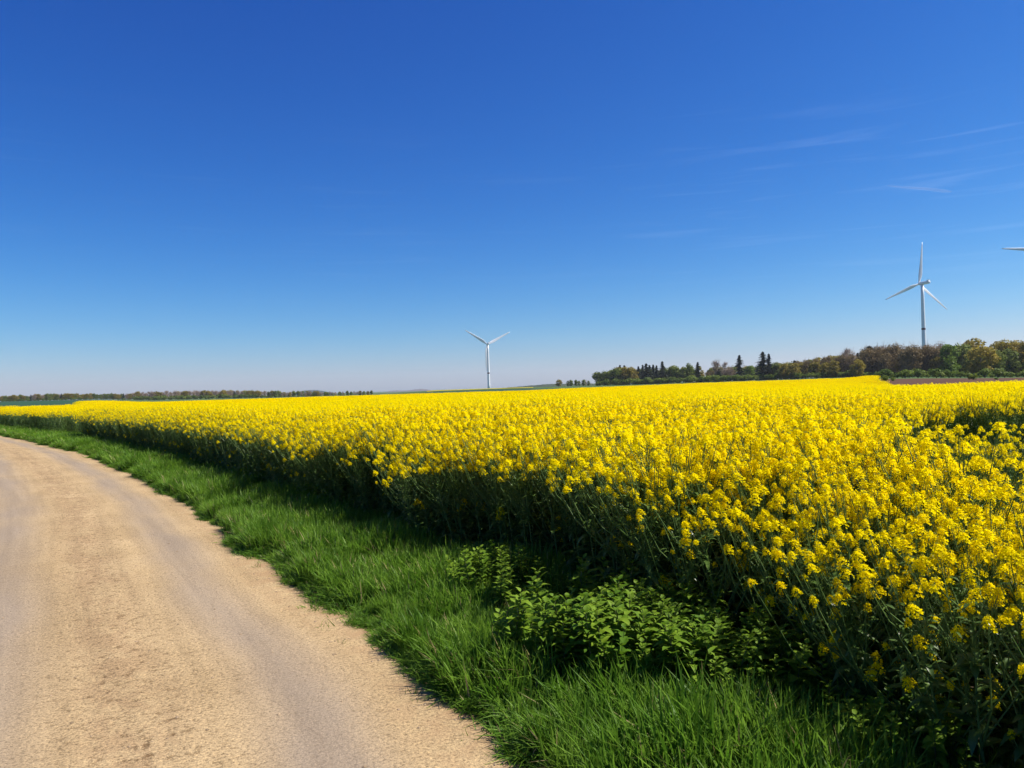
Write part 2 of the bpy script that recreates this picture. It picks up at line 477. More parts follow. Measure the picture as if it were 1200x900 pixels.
# far field strips (sheets a little above the ground)
def strip(name, pxs, r0, r1, mat, label, cat, up=0.25, nr=14):
    V = np.zeros((len(pxs), nr, 3))
    for i, px in enumerate(pxs):
        a = r0(px) if callable(r0) else r0
        b = r1(px) if callable(r1) else r1
        for k in range(nr):
            d = a * (b / a) ** (k / (nr - 1))
            gp = gz(px, d)
            V[i, k] = (gp.x, gp.y, gp.z + up)
    o = grid_obj(name, V, mat)
    return tag(o, label, cat, kind="structure")
wheat_m = simple("young_wheat", (0.020, 0.058, 0.022), 0.8, 0.2, 0.25, 0.4)
strip("wheat_field", np.linspace(-300, 150, 30), lambda px: 92 if px < 95 else 92 + (px - 95) * 4, 620, wheat_m, "dark green young wheat field behind the crop at the left", "field", 0.12)
strip("far_wheat_field", np.linspace(432, 655, 24), lambda px: 165, lambda px: 330, wheat_m, "dark green strip of field behind the yellow crop", "field", 0.12)
strip("far_rapeseed_field", np.linspace(500, 625, 18), lambda px: 400, lambda px: 510, simple("far_rape", (0.34, 0.29, 0.03), 0.9, 0.1, 0.25, 0.3), "thin distant yellow field near the turbine foot", "field", 0.14)
strip("ploughed_field", np.linspace(1005, 1500, 40), lambda px: 84, lambda px: 240, simple("red_soil", (0.085, 0.045, 0.028), 0.95, 0.05, 0.3, 0.5), "bare reddish soil strip in front of the wood", "field", 0.06)

# ------------------------------------------------------------------ far hills
def hill(px0, px1, d, top, col, label, rough=1.0, seed=0, depth=0.25):
    """a long low wooded ridge; top(px) gives the photo row of its crest"""
    n = 60; k = 12
    V = np.zeros((n, k, 3))
    for i in range(n):
        px = px0 + (px1 - px0) * i / (n - 1)
        ypx = top(px) + wob(px, 0, 0.35, seed) * rough * 0.5 + wob(px, 0, 1.2, seed) * rough * 0.4
        zt = at(px, ypx, d).z
        for j in range(k):
            t = j / (k - 1)
            dd = d * (1 - depth * 0.5 + depth * t)
            g0 = gz(px, dd)
            e = math.sin(math.pi * t) ** 0.7
            zb = g0.z - 4
            V[i, j] = (g0.x, g0.y, zb + (zt - zb) * e + wob(px, j, 0.8, seed + 3) * rough * d / F * 0.3 * e)
    o = grid_obj("hill", V, simple("hill_woods", col, 1.0, 0.0, 0.25, 0.02))
    tag(o, label, "hill", kind="structure")
def bumpf(c, w, y0, y1): return lambda px: y0 + (y1 - y0) * max(0, 1 - ((px - c) / w) ** 2)
hill(342, 392, 4200, bumpf(366, 24, 461.0, 457.1), (0.045, 0.06, 0.065), "small dark wooded hill far behind the left wood", 0.4, 1)
hill(436, 530, 6200, lambda px: 461 - 5.2 * math.exp(-((px - 494) / 20) ** 2) - 3.0 * math.exp(-((px - 462) / 14) ** 2), (0.11, 0.10, 0.11), "low grey hill on the horizon left of the turbine", 0.25, 2)
hill(570, 720, 2600, lambda px: 455.5 - 5.2 * min(1, max(0, (px - 575) / 70)) - 0.01 * (px - 600), (0.035, 0.05, 0.028), "low dark wooded ridge on the horizon right of the turbine", 0.7, 3)

# ------------------------------------------------------------------ trees
rng = random.Random(7)
def leaf_quads(mb, c, n, rx, rz, size, rnd, shell=0.55, flat=1.0, mi=0):
    for _ in range(n):
        while True:
            v = Vector((rnd.uniform(-1, 1), rnd.uniform(-1, 1), rnd.uniform(-1, 1)))
            if 0.05 < v.length <= 1: break
        v = v.normalized() * (v.length ** shell)
        p = Vector((c[0] + v.x * rx, c[1] + v.y * rx, c[2] + v.z * rz))
        nrm = (v + Vector((rnd.gauss(0, .5), rnd.gauss(0, .5), rnd.gauss(0.2, .5)))).normalized()
        a = nrm.orthogonal().normalized(); b = nrm.cross(a)
        th = rnd.uniform(0, 6.28); a, b = a * math.cos(th) + b * math.sin(th), b * math.cos(th) - a * math.sin(th)
        s = size * rnd.uniform(0.6, 1.3)
        mb.add([p - a * s, p - b * s * .6, p + a * s, p + b * s * .6], [(0, 1, 2, 3)], mi)

def broadleaf(seed, H=18.0, wide=0.42, nblob=26, per=46, size=0.34, base=0.2, twigs=0):
    """unit tree H metres tall: returns trunk mesh builder, crown mesh builder"""
    rnd = random.Random(seed)
    tb, cb = MB(), MB()
    lean = rnd.uniform(-.3, .3)
    tb.tube([(0, 0, -1.0), (0.05, 0, H * .12), (lean * .5, .1, H * .35), (lean, 0, H * .62), (lean * 1.2, 0, H * .85)],
            [.42, .34, .26, .16, .05], 6)
    cz = H * (base + 1) / 2; hz = H * (1 - base) / 2; rx = H * wide
    blobs = []
    for k in range(nblob):
        th = rnd.uniform(0, 6.28); u = rnd.uniform(-0.95, 0.97)
        rad = math.sqrt(max(0, 1 - u * u)) * rnd.uniform(0.35, 0.95)
        c = Vector((math.cos(th) * rad * rx * .8 + lean, math.sin(th) * rad * rx * .8, cz + u * hz * .82))
        blobs.append(c)
        s0 = Vector((lean * .6, 0, max(H * .15, min(H * .7, c.z - H * .18))))
        mid = (s0 + c) / 2 + Vector((0, 0, -.3))
        tb.tube([s0, mid, c], [.14, .09, .03], 4)
        if twigs:
            for _ in range(twigs):
                e = c + Vector((rnd.gauss(0, 1), rnd.gauss(0, 1), abs(rnd.gauss(.8, .9)))) * (H * .07)
                cb.tube([c + (s0 - c) * rnd.uniform(0, .4), (c + e) / 2 + Vector((rnd.gauss(0, .2), rnd.gauss(0, .2), 0)), e], [.05, .04, .025], 3)
        br = H * rnd.uniform(.09, .17)
        leaf_quads(cb, c, per, br, br * .8, size, rnd)
    return tb, cb
def conifer(seed, H=20.0, wide=0.17, rows=30, size=0.5):
    rnd = random.Random(seed)
    tb, cb = MB(), MB()
    tb.tube([(0, 0, -1), (0, 0, H * .5), (0, 0, H * .99)], [.35, .2, .03], 6)
    for i in range(rows):
        t = i / (rows - 1)
        z = H * (.07 + .9 * t)
        rad = H * wide * (1 - t) ** 0.7 * rnd.uniform(.65, 1.1) + .18
        nb = max(3, int(9 * (1 - t * .6)))
        for k in range(nb):
            th = rnd.uniform(0, 6.28); r_ = rad * rnd.uniform(.6, 1.15)
            tip = Vector((math.cos(th) * r_, math.sin(th) * r_, z - r_ * .28))
            for q_ in range(5):
                f = (q_ + .6) / 5
                p = Vector((0, 0, z)) * (1 - f) + tip * f
                s = size * rnd.uniform(.6, 1.15) * (1.1 - .5 * f)
                d = (tip - Vector((0, 0, z))).normalized(); sd = d.cross(Vector((0, 0, 1))).normalized()
                hang = Vector((0, 0, -s * rnd.uniform(.3, .9)))
                cb.add([p - sd * s + hang, p - d * s * .3, p + sd * s + hang, p + d * s * 1.1 + hang * .5], [(0, 1, 2, 3)])
    return tb, cb
def shrubmesh(seed, H=4.0):
    rnd = random.Random(seed)
    tb, cb = MB(), MB()
    for k in range(9):
        th = rnd.uniform(0, 6.28); r_ = rnd.uniform(.2, .9) * H * .5
        c = Vector((math.cos(th) * r_, math.sin(th) * r_, rnd.uniform(.3, .8) * H))
        tb.tube([(0, 0, -.3), (c.x * .4, c.y * .4, c.z * .6), c], [.09, .06, .02], 4)
        leaf_quads(cb, c, 70, H * .30, H * .28, .34, rnd)
    return tb, cb

PROTO = {}
def build_protos():
    spec = {
        'green':   [broadleaf(11 + k, 18, .36, 34, 60, .62, .02) for k in range(3)],
        'bright':  [broadleaf(31 + k, 18, .40, 36, 70, .60, .0) for k in range(2)],
        'olive':   [broadleaf(41 + k, 18, .46, 50, 62, .58, .0) for k in range(3)],
        'brown':   [broadleaf(51 + k, 18, .34, 38, 44, .40, .04, twigs=10) for k in range(3)],
        'grey':    [broadleaf(61 + k, 18, .32, 34, 24, .36, .08, twigs=12) for k in range(3)],
        'conifer': [conifer(71 + k, 20, (.50, .58, .42)[k], 38, 1.2) for k in range(3)],
        'shrub':   [shrubmesh(81 + k) for k in range(3)],
    }
    for k, lst in spec.items():
        PROTO[k] = []
        for i, (tb, cb) in enumerate(lst):
            PROTO[k].append((tb.mesh("trunk", [M['bark']]), cb.mesh("crown", [TREE[k]]), 20.0 if k == 'conifer' else 4.0 if k == 'shrub' else 18.0))
build_protos()
NAMES = {'green': 'broadleaf_tree', 'bright': 'broadleaf_tree', 'olive': 'broadleaf_tree', 'brown': 'leafless_tree', 'grey': 'leafless_tree', 'conifer': 'conifer_tree', 'shrub': 'shrub'}
def tree(kind, px, ytop, d, label, group=None, wide=1.0, var=None, sink=0.0):
    g0 = gz(px, d)
    H = at(px, ytop, d).z - g0.z + sink
    tm, cm, h0 = PROTO[kind][rng.randrange(len(PROTO[kind])) if var is None else var]
    root = bpy.data.objects.new(NAMES[kind], tm)           # the trunk is the thing's own mesh
    COL.objects.link(root)
    s = H / h0
    root.location = (g0.x, g0.y, g0.z - sink)
    root.rotation_euler = (0, 0, rng.uniform(0, 6.28))
    root.scale = (s * wide, s * wide, s)
    cr_ = bpy.data.objects.new("crown", cm)
    COL.objects.link(cr_); cr_.parent = root
    tag(root, label, "shrub" if kind == 'shrub' else "tree", group)
    return root
def rdist(px): return float(np.interp(px, [640, 700, 800, 900, 1000, 1100, 1300], [700, 640, 590, 520, 450, 390, 330]))

GW = "trees of the wood on the right"
# --- trees that can be told apart
single = [
    ('olive', 655, 444.5, 800, 1.2, "small round bush-like tree at the left tip of the wood"),
    ('conifer', 758, 425.0, 0, 1.15, "broad dark conifer, tallest of the dark cluster left of the two green poplars"),
    ('conifer', 777, 422.5, 0, 1.0, "pointed dark conifer at the right end of the dark cluster"),
    ('green', 808, 425.5, 0, .75, "slim pale green tree immediately left of the lone small conifer"),
    ('conifer', 818.5, 423.5, 0, 1.0, "lone small dark conifer standing between pale trees"),
    ('grey', 840, 420.5, 0, .9, "bare thin-crowned tree rising over a dark conifer bush"),
    ('conifer', 843, 432, 0, 1.5, "squat dark conifer under the bare thin-crowned tree"),
    ('conifer', 867.5, 415.0, 0, 1.0, "slim tall spire-shaped conifer left of the tallest conifer"),
    ('bright', 880, 428, 0, 1.0, "fresh green round tree between the two tall conifers"),
    ('conifer', 895, 411.0, 0, 1.15, "tallest dark conifer of the wood, black against the sky"),
    ('conifer', 902, 413.5, -14, .8, "narrow conifer touching the right side of the tallest conifer"),
    ('conifer', 932, 421.5, 20, 1.3, "single dark conifer top poking out among olive trees"),
    ('olive', 1005, 421, -30, 1.1, "low yellowish tree in front of the brown leafless trees"),
    ('conifer', 1020, 404.5, 10, 1.9, "dark green dense tree at the left end of the brown leafless trees"),
    ('bright', 1114, 402.5, 0, .95, "bright green tree just right of the tower of the big turbine"),
    ('olive', 1150, 404.0, -40, 1.25, "big round golden-olive tree standing in front near the right edge"),
    ('grey', 1103, 399.5, 30, .9, "bare grey treetop left above the bright green tree"),
    ('olive', 1146, 396.0, 45, 1.1, "highest olive tree crown behind the big round golden tree"),
]
for kind, px, yt, dd, w, lab in single:
    tree(kind, px, yt, dd if dd > 100 else rdist(px) + dd, lab, GW, w, 0 if kind != 'conifer' else (1 if w > 1.1 else 0))
# --- runs of alike trees
runs = [
    (663, 692, 6, 'green', lambda x: 446 - (x - 663) * .05, 40, 'low green tree in the thin row left of the wood'),
    (665, 690, 3, 'grey', lambda x: 444.5, 60, 'low bare tree in the thin row left of the wood'),
    (697, 728, 7, 'green', lambda x: 437 - (x - 697) * .22, 0, 'green tree at the left corner of the wood'),
    (722, 742, 4, 'olive', lambda x: 429.5, 10, 'olive tree between the green corner and the dark conifer cluster'),
    (726, 736, 2, 'conifer', lambda x: 427.5, 50, 'small conifer tip showing behind the olive trees at the wood\'s left'),
    (746, 774, 5, 'conifer', lambda x: 427, 8, 'dark conifer inside the close dark cluster'),
    (784, 806, 5, 'green', lambda x: 427 + (x % 3), 0, 'pale green tree right of the dark conifer cluster'),
    (826, 862, 6, 'brown', lambda x: 433, 8, 'brown low tree behind the bare thin-crowned tree'),
    (849, 860, 2, 'grey', lambda x: 423 + (x - 849) * .6, 12, 'bare slim tree left of the spire-shaped conifer'),
    (872, 892, 3, 'green', lambda x: 429, 14, 'green tree in the gap between the tall conifers'),
    (905, 930, 5, 'green', lambda x: 425, 0, 'green tree right of the tallest conifer'),
    (908, 985, 8, 'olive', lambda x: 426 - (x - 908) * .05, -8, 'olive tree along the low middle of the wood'),
    (930, 1000, 9, 'brown', lambda x: 422 - (x - 930) * .13, 12, 'brownish tree rising behind the olive middle of the wood'),
    (960, 1010, 5, 'conifer', lambda x: 421 - (x - 960) * .18, 30, 'dark conifer top behind the brownish middle of the wood'),
    (992, 1002, 2, 'grey', lambda x: 408.5, 18, 'pale grey bare crown at the start of the taller trees'),
    (1012, 1104, 15, 'brown', lambda x: 405 + 2.6 * math.sin(x * .31) + rng.uniform(-2, 3), 0, 'brown leafless tree in the tall row before the big turbine'),
    (1016, 1100, 9, 'grey', lambda x: 403.5, 20, 'greyish leafless tree behind the tall brown row'),
    (1120, 1136, 3, 'green', lambda x: 404, 6, 'green tree between the bright tree and the golden round tree'),
    (1166, 1260, 9, 'olive', lambda x: 398.5 + 1.5 * math.sin(x), 5, 'olive round-crowned tree along the right end of the wood'),
    (1110, 1260, 9, 'brown', lambda x: 402.5, 40, 'brown tree showing behind the olive right end of the wood'),
    (700, 1000, 22, 'green', lambda x: float(np.interp(x, [700, 740, 900, 1000], [440, 432, 428, 415])), 60, 'green tree deep inside the wood behind the front row'),
    (700, 1000, 26, 'olive', lambda x: float(np.interp(x, [700, 740, 900, 1000], [441, 432, 427, 413])), 85, 'olive tree showing through gaps deep inside the wood'),
    (1010, 1260, 18, 'green', lambda x: 408, 60, 'green tree behind the tall brown trees of the wood'),
    (1000, 1110, 14, 'olive', lambda x: 417, 14, 'olive understorey tree between the tall brown trunks'),
    (1130, 1260, 6, 'green', lambda x: 409, -25, 'darker green tree at the foot of the olive right end'),
]
for a, b, n, kind, yt, dd, lab in runs:
    for i in range(n):
        px = a + (b - a) * (i + .5 + rng.uniform(-.35, .35)) / n
        tree(kind, px, yt(px) + rng.uniform(-.9, 1.6), rdist(px) + dd + rng.uniform(-12, 12), lab, GW, rng.uniform(.85, 1.15))
# shrubs along the wood edge
for i in range(70):
    px = 697 + 345 * (i + rng.uniform(.2, .8)) / 70
    tree('shrub', px, float(np.interp(px, [700, 800, 900, 1000], [446, 441.5, 438.5, 435])) + rng.uniform(-1.5, 2), rdist(px) - 18, "low green shrub at the foot of the wood behind the yellow crest", "shrubs along the wood edge", 1.4)
for i in range(34):
    px = 1020 + 250 * (i + rng.uniform(.2, .8)) / 34
    tree('shrub', px, 436.5 + rng.uniform(-6, 4.5), 300 - (px - 1030) * .15 + rng.uniform(-12, 12), "green shrub at the wood foot beyond the bare reddish soil", "shrubs beyond the bare soil", 1.35)
for px, yt, w in ((1036, 440, 1.3), (1141, 437.5, 1.1), (1168, 442.5, 1.5), (1046, 442, 1.2)):
    tree('shrub', px, yt, 150, "small lone shrub standing on the bare reddish soil strip", "shrubs on the bare soil", w)

# left wood on the horizon: one object per tree
ltop = lambda x: float(np.interp(x, [-60, 0, 60, 100, 150, 160, 220, 260, 300, 350, 435], [464, 463.3, 461.6, 461.2, 461.3, 459.2, 457.8, 457.2, 457.6, 458.6, 458.3]))
LW = {'green': 'small green tree in the far tree line on the left horizon', 'olive': 'small olive tree in the far tree line on the left horizon',
      'grey': 'small bare grey-purple tree in the far tree line on the left', 'conifer': 'tiny dark conifer in the far tree line on the left'}
for row in range(2):
    px = -50.0
    while px < 436:
        k = rng.random()
        if px < 150: kind = 'olive' if k < .5 else 'green' if k < .85 else 'grey'
        elif px < 285: kind = 'grey' if k < .8 else 'olive'
        else: kind = 'green' if k < .35 else 'olive' if k < .65 else 'grey'
        if row == 0 and rng.random() < .05: kind = 'conifer'
        tree(kind, px, ltop(px) + rng.uniform(-.9, 1.5) + row * .2, 900 + row * 40 + rng.uniform(-15, 15), LW[kind], "trees of the far left wood", rng.uniform(1.0, 1.35))
        px += rng.uniform(3.4, 5.2)
px = -40.0
while px < 436:
    tree('shrub', px, ltop(px) + 5.2 + rng.uniform(-.8, .8), 880 + rng.uniform(-8, 8), "dark low bush at the foot of the far left tree line", "bushes under the far left wood", 1.6)
    px += rng.uniform(5, 7.5)

# ------------------------------------------------------------------ air
m, nt, out = new_mat("haze_air")
pv = node(nt, "ShaderNodeVolumePrincipled"); pv.inputs["Color"].default_value = (0.86, 0.91, 0.96, 1); pv.inputs["Density"].default_value = 0.00006; pv.inputs["Anisotropy"].default_value = 0.2
nt.links.new(pv.outputs[0], out.inputs["Volume"])
hb_ = MB(); hs = 9300
hv = [(x, y, z) for x in (-hs, hs) for y in (-hs, hs) for z in (-40, 190)]
hb_.add(hv, [(0, 1, 3, 2), (4, 6, 7, 5), (0, 4, 5, 1), (2, 3, 7, 6), (0, 2, 6, 4), (1, 5, 7, 3)])
tag(hb_.obj("haze", m), "thin pale haze in the air over the fields", "haze", kind="stuff")

# ------------------------------------------------------------------ wind turbines
def turbine(px, hub_y, d, blade_len, yaw, phase, label, band_t, fat=1.0):
    """yaw: direction the rotor faces, clockwise from +Y; phase: angle of first blade from up, clockwise as the camera sees it"""
    hubp = at(px, hub_y, d)
    face = Vector((math.sin(yaw), math.cos(yaw), 0))
    over = blade_len * 0.075
    bx, by = hubp.x - face.x * over, hubp.y - face.y * over
    base_z = tz(bx, by)
    Ht = hubp.z - base_z
    root = bpy.data.objects.new("wind_turbine", None); COL.objects.link(root)
    root.location = (bx, by, base_z)
    tag(root, label, "wind turbine", "wind turbines")
    k = blade_len / 55
    tw = MB(); n = 9
    zs = [-3 + (Ht - 1.6 * k + 3) * i / (n - 1) for i in range(n)]
    rad = lambda z: (2.9 - 1.1 * z / Ht) * k
    tw.tube([(0, 0, z) for z in zs], [rad(z) for z in zs], 24, cap=True)
    t = tw.obj("tower", M['turb'], root)
    b = MB(); z0 = Ht * band_t
    b.tube([(0, 0, z0 - 1.3 * k), (0, 0, z0 + 1.3 * k)], [rad(z0 - 1.3 * k) + .05, rad(z0 + 1.3 * k) + .05], 24)
    b.obj("marking_band", M['red'], t)
    dr = MB(); dr.tube([(0, 0, -1), (0, 0, .6)], [2.8 * k, 2.8 * k], 24, cap=True)
    dr.obj("foundation", simple("concrete", (.35, .34, .32), .9), t)
    # nacelle: rounded box along the axis
    side = face.cross(Vector((0, 0, 1))).normalized()
    upv = Vector((0, 0, 1))
    def fr(pos, a, w, h): return [pos + side * (w * math.copysign(abs(math.cos(q)) ** .5, math.cos(q))) + upv * (h * math.copysign(abs(math.sin(q)) ** .5, math.sin(q))) for q in [2 * math.pi * i / 20 for i in range(20)]]
    top = Vector((0, 0, Ht))
    na = MB(); vs = []; fs = []
    st = [(.072, .9, 1.0), (.06, 1.6, 1.7), (.02, 1.9, 1.95), (-.06, 1.9, 2.0), (-.19, 1.8, 1.9), (-.225, 1.55, 1.6), (-.23, .8, .9)]
    for s_, w, h in st: vs += fr(top + face * (s_ * blade_len), 0, w * k, h * k)
    for i in range(len(st) - 1):
        for q in range(20): fs.append((i * 20 + q, i * 20 + (q + 1) % 20, (i + 1) * 20 + (q + 1) % 20, (i + 1) * 20 + q))
    fs.append(tuple(range(20))); fs.append(tuple(range((len(st) - 1) * 20, len(st) * 20)))
    na.add(vs, fs, 0, True)
    nac = na.obj("nacelle", M['turb'], root)
    co = MB(); c0 = top - face * (blade_len * .195) + upv * (2.4 * k)
    vs = [c0 + face * a * 1.1 * k + side * b_ * 1.6 * k + upv * c_ * .85 * k for a in (-1, 1) for b_ in (-1, 1) for c_ in (-1, 1)]
    co.add(vs, [(0, 1, 3, 2), (4, 6, 7, 5), (0, 4, 5, 1), (2, 3, 7, 6), (0, 2, 6, 4), (1, 5, 7, 3)])
    co.obj("cooler", M['turb'], nac)
    # hub
    hc = top + face * (blade_len * .095)
    hb = MB()
    hb.tube([hc - face * 1.6 * k, hc - face * .6 * k, hc + face * .8 * k, hc + face * 1.7 * k, hc + face * 2.2 * k], [1.2 * k, 1.55 * k, 1.45 * k, .9 * k, .15 * k], 18, cap=True)
    hub = hb.obj("hub", M['turb'], root)
    # blades: proper aerofoil sections with twist, tapered
    for bl in range(3):
        an = phase + bl * 2 * math.pi / 3
        # "clockwise as the camera sees it": image-right direction in the rotor plane
        imr = side if side.x > 0 else -side
        axis = (upv * math.cos(an) + imr * math.sin(an)).normalized()
        tang = axis.cross(face).normalized()
        bb = MB(); vs = []; fs = []; ns = 16; npt = 14
        for i in range(ns):
            s_ = i / (ns - 1)
            L_ = blade_len * s_
            if s_ < .06: ch, th = 1.05 * k, 1.05 * k
            else:
                ch = k * (float(np.interp(s_, [.06, .22, .5, .8, .97, 1], [1.2, 2.4, 1.7, 1.05, .6, .12]))) * fat
                th = k * (float(np.interp(s_, [.06, .22, .5, 1], [1.0, .55, .26, .03])))
            tw_ = R(float(np.interp(s_, [0, .2, .6, 1], [22, 16, 6, 1])))
            cd = tang * math.cos(tw_) + face * math.sin(tw_); td = face * math.cos(tw_) - tang * math.sin(tw_)
            c_ = hc + axis * L_ + face * (blade_len * .02 * s_ * s_)
            for q in range(npt):
                a = 2 * math.pi * q / npt
                vs.append(c_ + cd * (math.cos(a) * ch - ch * .25 * min(1, s_ * 5)) + td * (math.sin(a) * th * (0.65 + .35 * math.cos(a))))
        for i in range(ns - 1):
            for q in range(npt): fs.append((i * npt + q, i * npt + (q + 1) % npt, (i + 1) * npt + (q + 1) % npt, (i + 1) * npt + q))
        fs.append(tuple((ns - 1) * npt + q for q in range(npt)))
        bb.add(vs, fs, 0, True)
        bb.obj("blade", M['turb'], root)
    return root
turbine(571, 403.3, 1750, 61, R(-14), R(-57), "white wind turbine alone in the open near the middle of the horizon", .36, 1.25)
turbine(1077.8, 332.5, 950, 52.5, R(-13), R(8), "white wind turbine towering over the brown leafless trees of the wood", .50)
turbine(1221, 293.5, 900, 51, R(-8), R(-87), "white wind turbine of which only one blade tip enters at the right edge", .30)

# ------------------------------------------------------------------ vapour trail
m, nt, out = new_mat("thin_vapour")
d_ = node(nt, "ShaderNodeBsdfDiffuse", i_0=(.9, .9, .9, 1)); t_ = node(nt, "ShaderNodeBsdfTransparent"); tl = node(nt, "ShaderNodeBsdfTranslucent", i_0=(.9, .9, .9, 1))
a_ = node(nt, "ShaderNodeMixShader", i_0=.5); nt.links.new(d_.outputs[0], a_.inputs[1]); nt.links.new(tl.outputs[0], a_.inputs[2])
lw = node(nt, "ShaderNodeLayerWeight", i_0=.5)
fm = node(nt, "ShaderNodeMapRange", i_1=0.0, i_2=1.0, i_3=.09, i_4=0.0); nt.links.new(lw.outputs["Facing"], fm.inputs[0])
mx2 = node(nt, "ShaderNodeMixShader"); nt.links.new(fm.outputs[0], mx2.inputs[0]); nt.links.new(t_.outputs[0], mx2.inputs[1]); nt.links.new(a_.outputs[0], mx2.inputs[2])
nt.links.new(mx2.outputs[0], out.inputs[0])
mb = MB()
pts = [at(1040 + 75 * i / 8, 217.5 + 7 * i / 8 + .3 * math.sin(i), 22000) for i in range(9)]
mb.tube(pts, [6 + 48 * (i / 8) ** .5 * (1 if i < 8 else .3) for i in range(9)], 12)
tag(mb.obj("vapour_trail", m), "short thin white vapour trail in the blue sky at upper right", "vapour trail")

# ------------------------------------------------------------------ rapeseed plants
def blade_leaf(mb, base, d, up, length, width, droop, rnd, mi=0, seg=3):
    """a lance shaped leaf folded along its midrib"""
    d = d.normalized(); side = d.cross(up).normalized()
    vs = []; c = base.copy(); dirv = d.copy()
    prof = [0.25, 1.0, 0.75, 0.0] if seg == 3 else [0.3, 1.0, 0.0]
    for i in range(seg + 1):
        w = width * prof[i] * .5
        ln_ = dirv.cross(side)
        if i < seg:
            vs += [c - side * w + up * w * .35, c, c + side * w + up * w * .35]
        else: vs += [c]
        c = c + dirv * (length / seg)
        dirv = (dirv + Vector((0, 0, -droop))).normalized()
    fs = []
    for i in range(seg - 1):
        a = i * 3
        fs += [(a, a + 1, a + 4, a + 3), (a + 1, a + 2, a + 5, a + 4)]
    a = (seg - 1) * 3
    fs += [(a, a + 1, a + 3), (a + 1, a + 2, a + 3)]
    mb.add(vs, fs, mi, True)

def flower(mb, p, ax, r, rnd, petals=4, mi=0):
    a = ax.orthogonal().normalized(); b = ax.cross(a)
    th = rnd.uniform(0, 6.28)
    for k in range(petals):
        an = th + k * 2 * math.pi / petals + rnd.uniform(-.15, .15)
        d = a * math.cos(an) + b * math.sin(an); s = ax.cross(d)
        up = ax * rnd.uniform(.05, .55) * r
        mb.add([p, p + d * r * .6 - s * r * .42 + up * .6, p + d * r + up, p + d * r * .6 + s * r * .42 + up * .6], [(0, 1, 2, 3)], mi)

